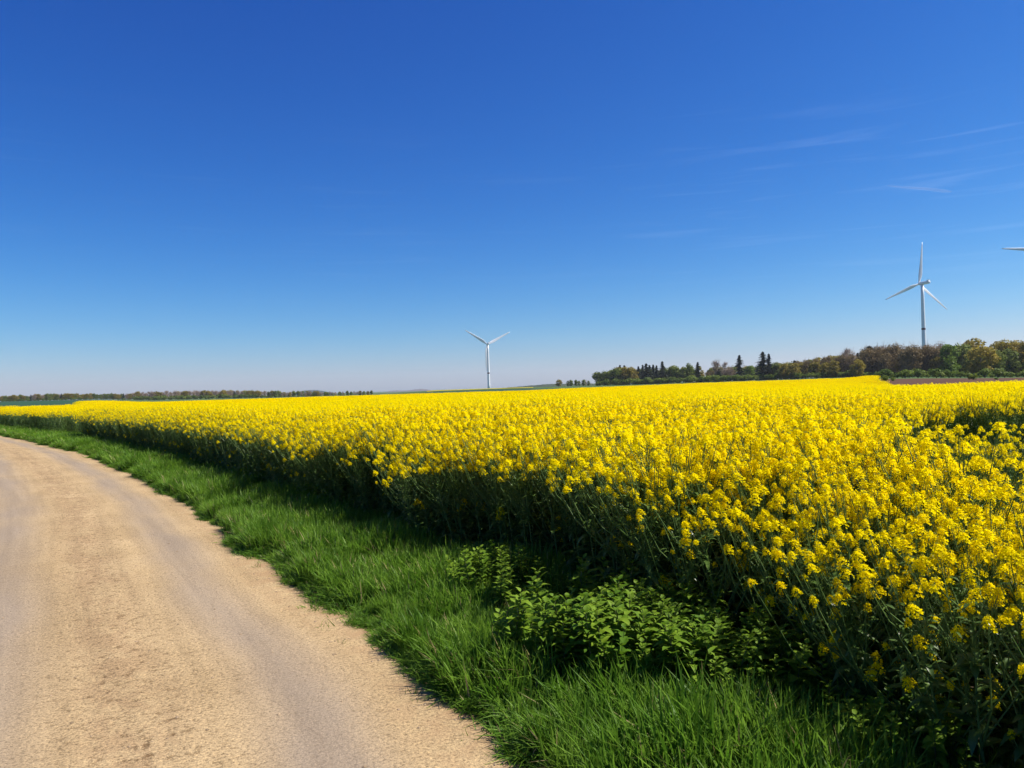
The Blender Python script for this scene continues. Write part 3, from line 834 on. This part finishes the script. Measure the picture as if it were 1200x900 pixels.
def rape(seed, H=1.25, lod=0, low=False, bloom=1.0):
    """one plant -> (stalk, foliage, blossom) builders"""
    rnd = random.Random(seed)
    st, fo, bl = MB(), MB(), MB()
    lx, ly = rnd.uniform(-.08, .08), rnd.uniform(-.08, .08)
    def stem(z): t = z / H; return Vector((lx * t * t + .012 * math.sin(t * 7 + seed), ly * t * t, z))
    n = 7 if lod == 0 else 4
    zs = [H * .93 * i / (n - 1) for i in range(n)]
    st.tube([stem(z) for z in zs], [.0075 * (1 - .7 * i / (n - 1)) for i in range(n)], 5 if lod == 0 else 3)
    tips = [(stem(H * .93), Vector((lx, ly, 1)).normalized(), 1.15)]
    nb = rnd.randint(17, 21) if lod < 2 else 11
    for k in range(nb):
        z0 = H * (rnd.uniform(.16, .78) if low else rnd.uniform(.42, .80))
        th = k * 2.4 + rnd.uniform(-.5, .5)
        o = Vector((math.cos(th), math.sin(th), 0))
        ztip = H * (1.02 - .23 * rnd.random() ** 1.2) if not (low and k % 3 == 0) else min(H * .9, z0 + rnd.uniform(.12, .3))
        if ztip < z0 + .1: ztip = z0 + .1
        rad = (ztip - z0) * rnd.uniform(.35, .6) + .03
        p0 = stem(z0); p2 = p0 + o * rad + Vector((0, 0, ztip - z0)); p1 = p0 + o * rad * .65 + Vector((0, 0, (ztip - z0) * .45))
        st.tube([p0, p1, p2], [.0042, .0032, .0018], 4 if lod == 0 else 3)
        tips.append((p2, (p2 - p1 + Vector((0, 0, .08))).normalized(), .42 + .75 * rnd.random()))
        nl = 3 if lod == 0 else 2
        for q in range(nl):
            f = rnd.uniform(.0, .55); pp = p0.lerp(p2, f)
            a2 = th + rnd.uniform(-1.6, 1.6)
            blade_leaf(fo, pp, Vector((math.cos(a2), math.sin(a2), rnd.uniform(.0, .7))), Vector((0, 0, 1)), rnd.uniform(.035, .09), rnd.uniform(.010, .024), rnd.uniform(.1, .5), rnd, seg=3 if lod == 0 else 2)
    nlv = 40 if lod == 0 else 14
    for k in range(nlv):
        t = rnd.uniform(.03, .85)
        th = k * 2.4 + rnd.uniform(-.4, .4)
        big = 1 - t
        blade_leaf(fo, stem(H * t), Vector((math.cos(th), math.sin(th), rnd.uniform(.0, .6))), Vector((0, 0, 1)), .06 + .15 * big * rnd.uniform(.5, 1.2), .020 + .045 * big * rnd.uniform(.6,1.1), rnd.uniform(.2, .7), rnd, seg=3 if lod == 0 else 2)
    nf = (30, 16, 11)[lod]; pet = (4, 2, 1)[lod]
    fr_ = (.0108, .0150, .026)[lod]
    for p, d, s in tips:
        if rnd.random() > bloom: continue
        L_ = .050 * s
        if lod == 0:
            # young pods on short stalks below the flowers, tight buds on top
            for k in range(7):
                z = -.02 - .016 * k; th = k * 2.4
                q = p + d * z; oo = (Vector((math.cos(th), math.sin(th), .7))).normalized()
                st.tube([q, q + oo * .018, q + oo * .018 + Vector((0, 0, .028))], [.0012, .001, .0016], 3)
            for k in range(5):
                an = k * 1.26
                bp_ = p + d * L_ * 1.0 + Vector((math.cos(an), math.sin(an), 0)) * .005
                bl.add([bp_ + Vector((-.003, 0, 0)), bp_ + Vector((0, -.003, 0)), bp_ + Vector((.003, 0, 0)), bp_ + Vector((0, .003, 0)), bp_ + Vector((0, 0, .008))], [(0, 1, 4), (1, 2, 4), (2, 3, 4), (3, 0, 4)], 1)
        nk = max(5, int(nf * min(1.1, s * s + .12))) if lod < 2 else nf
        for k in range(nk):
            t = (k + .5) / nk
            th = k * 2.4 + rnd.uniform(-.3, .3)
            rad = (.0265 * (1 - t) ** .6 + .005) * s
            o = Vector((math.cos(th), math.sin(th), 0)); o = (o - d * o.dot(d)).normalized()
            fp = p + d * (L_ * (t * 1.05 - .25)) + o * rad * rnd.uniform(.6, 1.35)
            if lod == 0 and k % 3 == 0: st.add([p + d * (L_ * (t - .4)), p + d * (L_ * (t - .4)) + o * .001, fp], [(0, 1, 2)])
            ax = (o * rnd.uniform(.4, 1.0) + d * rnd.uniform(.3, .9) + Vector((rnd.gauss(0, .2), rnd.gauss(0, .2), .15))).normalized()
            flower(bl, fp, ax, fr_ * rnd.uniform(.8, 1.15), rnd, pet if lod < 2 else 2)
    return st, fo, bl

RP = []          # near prototypes: part meshes
for k in range(6):
    st, fo, bl = rape(100 + k, 1.26 - .03 * (k % 3), 0, low=k >= 3)
    RP.append((st.mesh("stalk", [M['stalk']]), fo.mesh("foliage", [M['rleaf']]), bl.mesh("blossom", [M['petal'], M['bud']])))
def merged(seed, H, lod, low=False, bloom=1.0):
    st, fo, bl = rape(seed, H, lod, low, bloom)
    mb = MB()
    mb.add(st.v, st.f, 0); mb.add(fo.v, fo.f, 1, True)
    b = len(mb.v); mb.v += bl.v
    for f, mi in zip(bl.f, bl.m): mb.f.append(tuple(i + b for i in f)); mb.m.append(2 + mi); mb.sm.append(False)
    return mb
RM = [M['stalk'], M['rleaf'], M['petal'], M['bud']]
def proto(mb, name): return bpy.data.objects.new(name, mb.mesh(name, RM))
L0 = [proto(merged(100 + k, 1.26 - .03 * (k % 3), 0, k >= 3), "rapeseed_detailed") for k in range(6)]
LG = [proto(merged(400 + k, 1.22, 0, True, .06), "rapeseed_green") for k in range(3)]
L1 = [proto(merged(200 + k, 1.25, 1), "rapeseed_mid") for k in range(5)]
def patch(seed, size=1.5, n=34):
    rnd = random.Random(seed); mb = MB()
    for _ in range(n):
        x, y = rnd.uniform(-.5, .5) * size, rnd.uniform(-.5, .5) * size
        st, fo, bl = rape(rnd.randrange(10 ** 6), 1.25 * rnd.uniform(.9, 1.05), 2)
        for src, mi in ((st, 0), (fo, 1), (bl, 2)):
            b = len(mb.v); mb.v += [(p[0] + x, p[1] + y, p[2]) for p in src.v]
            for f in src.f: mb.f.append(tuple(i + b for i in f)); mb.m.append(mi); mb.sm.append(False)
    return mb
L2 = [proto(patch(300 + k), "rapeseed_patch") for k in range(4)]

def scatter(name, protos, pts, rot, scl, idx):
    """ONE object of uncountable stuff: points carrying instanced geometry"""
    me = bpy.data.meshes.new(name)
    me.from_pydata([tuple(p) for p in pts], [], [])
    a = me.attributes.new("rot", 'FLOAT_VECTOR', 'POINT'); a.data.foreach_set("vector", np.asarray(rot, np.float32).ravel())
    a = me.attributes.new("scl", 'FLOAT_VECTOR', 'POINT'); a.data.foreach_set("vector", np.asarray(scl, np.float32).ravel())
    a = me.attributes.new("idx", 'INT', 'POINT'); a.data.foreach_set("value", np.asarray(idx, np.int32))
    o = bpy.data.objects.new(name, me); COL.objects.link(o)
    ng = bpy.data.node_groups.new(name, 'GeometryNodeTree')
    ng.interface.new_socket("Geometry", in_out='INPUT', socket_type='NodeSocketGeometry')
    ng.interface.new_socket("Geometry", in_out='OUTPUT', socket_type='NodeSocketGeometry')
    N, K = ng.nodes, ng.links
    gi, go = N.new("NodeGroupInput"), N.new("NodeGroupOutput")
    jn = N.new("GeometryNodeJoinGeometry")
    def attr(n_, t):
        q = N.new("GeometryNodeInputNamedAttribute"); q.data_type = t; q.inputs[0].default_value = n_; return q.outputs[0]
    ra, sa, ia = attr("rot", 'FLOAT_VECTOR'), attr("scl", 'FLOAT_VECTOR'), attr("idx", 'INT')
    for k, p in enumerate(protos):
        oi = N.new("GeometryNodeObjectInfo"); oi.inputs[0].default_value = p; oi.inputs["As Instance"].default_value = False
        cmp = N.new("FunctionNodeCompare"); cmp.data_type = 'INT'; cmp.operation = 'EQUAL'
        K.new(ia, cmp.inputs[2]); cmp.inputs[3].default_value = k
        ip = N.new("GeometryNodeInstanceOnPoints")
        K.new(gi.outputs[0], ip.inputs["Points"]); K.new(cmp.outputs[0], ip.inputs["Selection"])
        K.new(oi.outputs["Geometry"], ip.inputs["Instance"]); K.new(ra, ip.inputs["Rotation"]); K.new(sa, ip.inputs["Scale"])
        K.new(ip.outputs[0], jn.inputs[0])
    K.new(jn.outputs[0], go.inputs[0])
    md = o.modifiers.new("scatter", 'NODES'); md.node_group = ng
    return o

nprng = np.random.default_rng(3)
# tramlines and thin spots of the crop
TRAM = [((4.15, 5.2), (5.0, 9.5), .30), ((5.0, 9.5), (6.6, 13.5), .26), ((6.6, 13.5), (16.0, 42.0), .12),
        ((6.1, 4.6), (7.2, 10.0), .30), ((7.2, 10.0), (8.6, 13.6), .26),
        ((5.0, 9.6), (8.2, 11.2), .28)]
def tram(x, y):
    g_ = np.full(x.shape, 9.0)
    for (ax, ay), (bx, by), w in TRAM:
        dx, dy = bx - ax, by - ay; l2 = dx * dx + dy * dy
        t = np.clip(((x - ax) * dx + (y - ay) * dy) / l2, 0, 1)
        g_ = np.minimum(g_, np.hypot(x - ax - t * dx, y - ay - t * dy) - w)
    return g_
def rmax(x, y):
    px = 600 + F * x / y
    return np.where(px < 95, 80, np.where(px < 1022, 150.0, np.maximum(68, 98 - np.abs(px - 1022) * 1.2)))
def field_pts(cell, rlo, rhi, xmax=0.78, xmin=-0.80):
    ys = np.arange(1.0, rhi * 1.02, cell)
    X, Y = [], []
    for y in ys:
        xs = np.arange(xmin * y - 1, xmax * y + 2.5, cell)
        X.append(xs); Y.append(np.full(xs.shape, y))
    X = np.concatenate(X); Y = np.concatenate(Y)
    X = X + nprng.uniform(-.5, .5, X.shape) * cell; Y = Y + nprng.uniform(-.5, .5, Y.shape) * cell
    r = np.hypot(X, Y)
    k = (r >= rlo) & (r < rhi) & (Y > .5)
    X, Y = X[k], Y[k]
    o, si = edge_off(X, Y)
    o = o - VERGE + .22 * np.clip((np.hypot(X, Y) - 6) / 8, 0, 1)
    k = (o > 0) & (np.hypot(X, Y) < rmax(X, np.maximum(Y, .5)))
    return X[k], Y[k], o[k]

# a wedge of poor, low plants reaching in from the right
WG = [(3.65, 7.9), (2.9, 5.2), (2.5, 3.85), (4.2, 4.0), (10.5, 9.0), (9.0, 13.0), (5.6, 10.6)]
def in_wedge(x, y):
    j = [.35 * wob(x, y, 1.3, 21), .35 * wob(x, y, 1.3, 22)]
    x += j[0]; y += j[1]; c_ = False
    for (ax, ay), (bx, by) in zip(WG, WG[1:] + WG[:1]):
        if (ay > y) != (by > y) and x < (bx - ax) * (y - ay) / (by - ay) + ax: c_ = not c_
    return c_
# near plants
X, Y, O = field_pts(0.155, 0, 13)
k = X < 1e9
jit = np.array([wob(x, y, 0.9, 5) * .22 for x, y in zip(X, Y)])
k &= (O + jit) > 0.05
wedge = np.array([in_wedge(x, y) for x, y in zip(X, Y)])
wedge = wedge & (nprng.random(X.shape) > .05)
wedge = wedge[k]
X, Y, O, = X[k], Y[k], O[k]
r = np.hypot(X, Y)
ur = X / Y
edgeh = np.where(ur > .22, np.clip(.74 + O * .30, .74, 1.0), np.clip(.92 + O * .2, .92, 1.0))                     # plants at the rim are shorter
hz_ = np.array([1 + .07 * wob(x, y, .7, 6) for x, y in zip(X, Y)])
front = np.array([in_wedge(x + .45, y + .75) or in_wedge(x + .2, y + .35) for x, y in zip(X, Y)]) & ~wedge
sc = edgeh * np.where(front, .77, 1) * hz_ * nprng.uniform(.90, 1.06, X.shape) * np.where(wedge, nprng.uniform(.42, .62, X.shape), 1)
inv = ~wedge & (X / Y < .70) & (X / Y > -.72)
score = np.where(inv, r + np.maximum(0, O - .35) * 5.0, 999)
order = np.argsort(score)
own = set(order[:300].tolist())
pts, rot, scl, idx = [], [], [], []
ZONE = [("tall rapeseed plant at the crop's edge near the lower right corner, yellow over dark leaves", "rapeseed plants in the lower right corner"),
        ("flowering rapeseed plant at the crop's edge right behind the nettle patch", "rapeseed plants behind the nettles"),
        ("flowering rapeseed plant at the crop's shaded green edge along the grass verge beyond the nettles", "rapeseed plants along the grass verge")]
for i in range(len(X)):
    z = tz(X[i], Y[i])
    lean = 0.22 * max(0, 1 - O[i] / .45)                     # rim plants lean out over the verge
    rx, ry = nprng.normal(0, .05) , nprng.normal(0, .05)
    # lean towards (-x,-y) : rotate about axis
    e = Matrix.Rotation(-lean * .8 + ry, 4, 'Y') @ Matrix.Rotation(lean * .5 + rx, 4, 'X') @ Matrix.Rotation(nprng.uniform(0, 6.28), 4, 'Z')
    at_rim = O[i] < .5
    kk = int(nprng.integers(3, 6) if (at_rim and ur[i] > .22) or nprng.random() < .15 else nprng.integers(0, 3))
    s = float(sc[i])
    if wedge[i]: kk = 6 + 5 + 4 + int(nprng.integers(0, 3))
    if i in own:
        st, fo, bl = RP[kk]
        root = bpy.data.objects.new("rapeseed_plant", st); COL.objects.link(root)
        root.location = (X[i], Y[i], z); root.rotation_euler = e.to_euler(); root.scale = (s, s, s)
        for me, nm in ((fo, "foliage"), (bl, "blossom")):
            c = bpy.data.objects.new(nm, me); COL.objects.link(c); c.parent = root
        u_ = X[i] / Y[i]
        zi = 0 if u_ > .30 else 1 if u_ > -.08 else 2
        tag(root, ZONE[zi][0], "rapeseed plant", ZONE[zi][1])
    else:
        pts.append((X[i], Y[i], z)); rot.append(tuple(e.to_euler())); scl.append((s, s, s)); idx.append(kk)
n0 = len(pts)
# mid distance plants
X, Y, O = field_pts(0.175, 13, 34)
k = tram(X, Y) > 0
X, Y, O = X[k], Y[k], O[k]
Z = terr(X, Y)
for i in range(len(X)):
    pts.append((X[i], Y[i], Z[i])); rot.append((nprng.normal(0, .06), nprng.normal(0, .06), nprng.uniform(0, 6.28)))
    s = float(nprng.uniform(.92, 1.06) * (1 + .05 * wob(X[i], Y[i], .35, 6)) * min(1, .86 + O[i] * .25)); scl.append((s, s, s)); idx.append(int(nprng.integers(0, 6)) if O[i] < .7 and Y[i] < 30 else 6 + int(nprng.integers(0, 5)))
# far patches
X, Y, O = field_pts(1.25, 34, 152)
k = (tram(X, Y) > .25) & (O > .55)
X, Y, O = X[k], Y[k], O[k]
Z = terr(X, Y)
for i in range(len(X)):
    pts.append((X[i], Y[i], Z[i])); rot.append((0, 0, nprng.uniform(0, 6.28)))
    s = float(nprng.uniform(.95, 1.05)); scl.append((s, s, s * (1 + .05 * wob(X[i], Y[i], .12, 6)))); idx.append(11 + int(nprng.integers(0, 4)))
crop = scatter("rapeseed_crop", L0 + L1 + L2 + LG, pts, rot, scl, idx)
tag(crop, "dense field of yellow flowering rapeseed stretching to the horizon", "crop field", kind="stuff")
print("crop instances", n0, len(pts))

# ------------------------------------------------------------------ grass
def tuft(seed, n=60, h=.27, rad=.10, lean=.5, wid=.0040):
    rnd = random.Random(seed); mb = MB()
    comb = rnd.uniform(0, 6.28)
    for _ in range(n):
        a, rr_ = rnd.uniform(0, 6.28), rad * math.sqrt(rnd.random())
        p = Vector((math.cos(a) * rr_, math.sin(a) * rr_, -.02))
        th = rnd.gauss(comb, 1.2)
        d = Vector((math.cos(th), math.sin(th), 0)); s = Vector((-d.y, d.x, 0))
        tw = rnd.uniform(-.8, .8); s = (s * math.cos(tw) + d * math.sin(tw)).normalized()
        H = h * rnd.uniform(.5, 1.15); L_ = abs(rnd.gauss(lean, .3)) * H
        w = wid * rnd.uniform(.7, 1.4)
        vs = []
        for t, wf in ((0, .8), (.35, 1), (.7, .75), (1, 0)):
            c = p + Vector((0, 0, H * (t - .28 * t * t * L_ / H))) + d * (L_ * t ** 2)
            vs += [c - s * w * wf, c + s * w * wf] if wf else [c]
        mb.add(vs, [(0, 1, 3, 2), (2, 3, 5, 4), (4, 5, 6)], 1 if rnd.random() < .03 else 0, True)
    return mb
GP = [bpy.data.objects.new("tuft", tuft(500 + k, 105, .24, .11, .34).mesh("tuft", [M['grass'], M['drygrass']])) for k in range(4)]
GP += [bpy.data.objects.new("tuft_low", tuft(520 + k, 80, .14, .10, .9).mesh("tuft_low", [M['grass'], M['drygrass']])) for k in range(3)]
pts, rot, scl, idx = [], [], [], []
for i in range(len(SS) - 1):
    dist = math.hypot(EX[i], EY[i])
    if EY[i] < 1.0 and EX[i] < 0 or EY[i] < -2: continue
    dens = 120 if dist < 9 else 70 if dist < 20 else 34 if dist < 45 else 16
    n_ = int(dens * .25 * (VERGE + .35))
    for q_ in range(int(n_ * 1.35)):
        o = nprng.uniform(-.22, VERGE + .30) if q_ < n_ else nprng.uniform(-.22, .25)
        f = nprng.random()
        x = EX[i] * (1 - f) + EX[i + 1] * f + NR[i, 0] * o; y = EY[i] * (1 - f) + EY[i + 1] * f + NR[i, 1] * o
        if y < .8: continue
        edge = o + rim(x, y)
        if edge < 0.03 and (edge < -.16 or nprng.random() > .07): continue
        low = edge < .16
        tall = 1 + .55 * wob(x, y, .9, 10) + .42 * wob(x, y, 2.6, 11)
        s = (.72 + .3 * min(1, edge / .5)) * tall * nprng.uniform(.8, 1.2)
        sw = 1.0 if dist < 14 else 1.5 if dist < 30 else 2.4
        pts.append((x, y, tz(x, y) + verge_z(o, x, y)))
        # at the road rim the blades fall over towards the road
        lean = .55 * max(0, 1 - edge / .3)
        e = Matrix.Rotation(-lean * .8 + nprng.normal(0, .1), 4, 'Y') @ Matrix.Rotation(lean * .5 + nprng.normal(0, .1), 4, 'X') @ Matrix.Rotation(nprng.uniform(0, 6.28), 4, 'Z')
        rot.append(tuple(e.to_euler())); scl.append((s * sw, s * sw, s)); idx.append(int(nprng.integers(4, 7) if low else nprng.integers(0, 4)))
for i in range(0, len(SS) - 1, 2):
    if EY[i] < -1: continue
    dist = math.hypot(EX[i], EY[i]); sw = 1.2 if dist < 14 else 2.2
    for _ in range(26 if dist < 30 else 12):
        o = -ROAD_W - .08 - abs(nprng.normal(0, 1.1))
        x, y = EX[i] + NR[i, 0] * o + T_[i, 0] * nprng.uniform(0, .5), EY[i] + NR[i, 1] * o + T_[i, 1] * nprng.uniform(0, .5)
        s = nprng.uniform(.5, 1.0) * (.6 if o > -ROAD_W - .25 else 1)
        pts.append((x, y, tz(x, y) + .02)); rot.append((nprng.normal(0, .1), nprng.normal(0, .1), nprng.uniform(0, 6.28)))
        scl.append((s * sw, s * sw, s)); idx.append(int(nprng.integers(0, 7)))
gr = scatter("grass", GP, pts, rot, scl, idx)
tag(gr, "lush green grass on the verge between track and crop", "grass", kind="stuff")
print("grass", len(pts))

# ------------------------------------------------------------------ nettles
def nettle(seed, H=.42):
    rnd = random.Random(seed); st, lf = MB(), MB()
    lx, ly = rnd.uniform(-.06, .06), rnd.uniform(-.06, .06)
    sp = lambda t: Vector((lx * t * t, ly * t * t, H * t))
    st.tube([sp(0), sp(.35), sp(.7), sp(1)], [.0035, .003, .0022, .0014], 4)
    nn = 16
    for k in range(nn):
        t = .22 + .76 * k / (nn - 1)
        size = (.090 if t < .75 else .090 - .17 * (t - .75)) * rnd.uniform(.85, 1.15)
        a0 = (k % 2) * math.pi / 2 + rnd.uniform(-.2, .2)
        for sgn in (0, math.pi):
            a = a0 + sgn + rnd.uniform(-.15, .15)
            d = Vector((math.cos(a), math.sin(a), rnd.uniform(.15, .9) + max(0, t - .8) * 3.5)).normalized()
            p = sp(t) + d * .012
            side = d.cross(Vector((0, 0, 1))).normalized(); up = side.cross(d)
            dr = rnd.uniform(.15, .6)
            vs = [p]; wprof = [.20, .26, .22, .15, .08]
            for q in range(5):
                f = (q + .6) / 5.3
                c = p + d * size * f + Vector((0, 0, -dr * size * f * f))
                wv_ = size * wprof[q] * (1.12 if q % 2 else .92)
                vs += [c - side * wv_ + up * wv_ * .3, c, c + side * wv_ + up * wv_ * .3]
            vs.append(p + d * size + Vector((0, 0, -dr * size)))
            fs = [(0, 1, 2), (0, 2, 3)]
            for q in range(4):
                b = 1 + q * 3; fs += [(b, b + 3, b + 4, b + 1), (b + 1, b + 4, b + 5, b + 2)]
            fs += [(13, 16, 14), (14, 16, 15)]
            lf.add(vs, fs, 0, True)
    return st.mesh("nettle_stem", [M['nstem']]), lf.mesh("leaves", [M['nettle']])
NP = [nettle(700 + k) for k in range(5)]
def put_nettle(x, y, s, lab, grp):
    o = float(edge_off(x, y)[0][0])
    st, lf = NP[rng.randrange(5)]
    root = bpy.data.objects.new("nettle_plant", st); COL.objects.link(root)
    root.location = (x, y, tz(x, y) + (verge_z(o, x, y) if o < VERGE + .45 else 0))
    root.rotation_euler = (rng.gauss(0, .1), rng.gauss(0, .1), rng.uniform(0, 6.28)); root.scale = (s, s, s)
    c = bpy.data.objects.new("leaves", lf); COL.objects.link(c); c.parent = root
    tag(root, lab, "nettle", grp)
def patch_nettles(pxs, n, hgt, lab, grp, smin=.8, smax=1.15):
    """scatter inside a ground quad whose corners were read from the photo"""
    q = [ground_px(*p) for p in pxs]
    for _ in range(n):
        a, b = rng.random(), rng.random()
        p = (q[0] * (1 - a) + q[1] * a) * (1 - b) + (q[3] * (1 - a) + q[2] * a) * b
        put_nettle(p.x + rng.gauss(0, .05), p.y + rng.gauss(0, .05), hgt * rng.uniform(smin, smax), lab, grp)
patch_nettles([(588, 800), (790, 872), (985, 872), (755, 770)], 176, .92, "leafy green nettle in the big patch between the grass and the crop", "nettles of the big patch", .65, 1.2)
patch_nettles([(640, 765), (760, 800), (985, 845), (720, 748)], 58, .95, "leafy green nettle growing against the dark foot of the crop behind the big patch", "nettles against the crop foot", .6, 1.2)
patch_nettles([(532, 716), (600, 742), (668, 730), (590, 700)], 30, .85, "leafy green nettle in the small clump left of the big patch", "nettles of the small clump", .7, 1.15)
patch_nettles([(960, 905), (1060, 960), (1150, 930), (1030, 880)], 34, .6, "low nettle at the foot of the crop in the lower right", "nettles at the lower right")

# ------------------------------------------------------------------ stones and crumbs on the road
sm = MB()
rs = random.Random(5)
for _ in range(3200):
    i = int(160 * rs.random() ** 1.5); uo = abs(rs.gauss(0, .22)) - .06 if rs.random() < .55 else rs.gauss(1.4, .3) if rs.random() < .6 else rs.uniform(0, 2.8)
    x, y = off(i, -uo)
    if y < 1.5: continue
    s = .003 + .009 * rs.random() ** 2.5
    z = tz(x, y) + .012 + 0.03 * (1 - ((uo - 1.4) / 1.75) ** 2)
    vs = [(x + dx * s * rs.uniform(.7, 1.3), y + dy * s * rs.uniform(.7, 1.3), z + dz * s * .8) for dx, dy, dz in ((1, 0, .2), (0, 1, .2), (-1, 0, .2), (0, -1, .2), (0, 0, .9), (0, 0, -.4))]
    sm.add(vs, [(0, 1, 4), (1, 2, 4), (2, 3, 4), (3, 0, 4), (1, 0, 5), (2, 1, 5), (3, 2, 5), (0, 3, 5)])
tag(sm.obj("gravel", simple("crumb", (.30, .22, .14), .9, .1, .4, 30)), "loose grit and crumbs of soil scattered on the track", "gravel", kind="stuff")
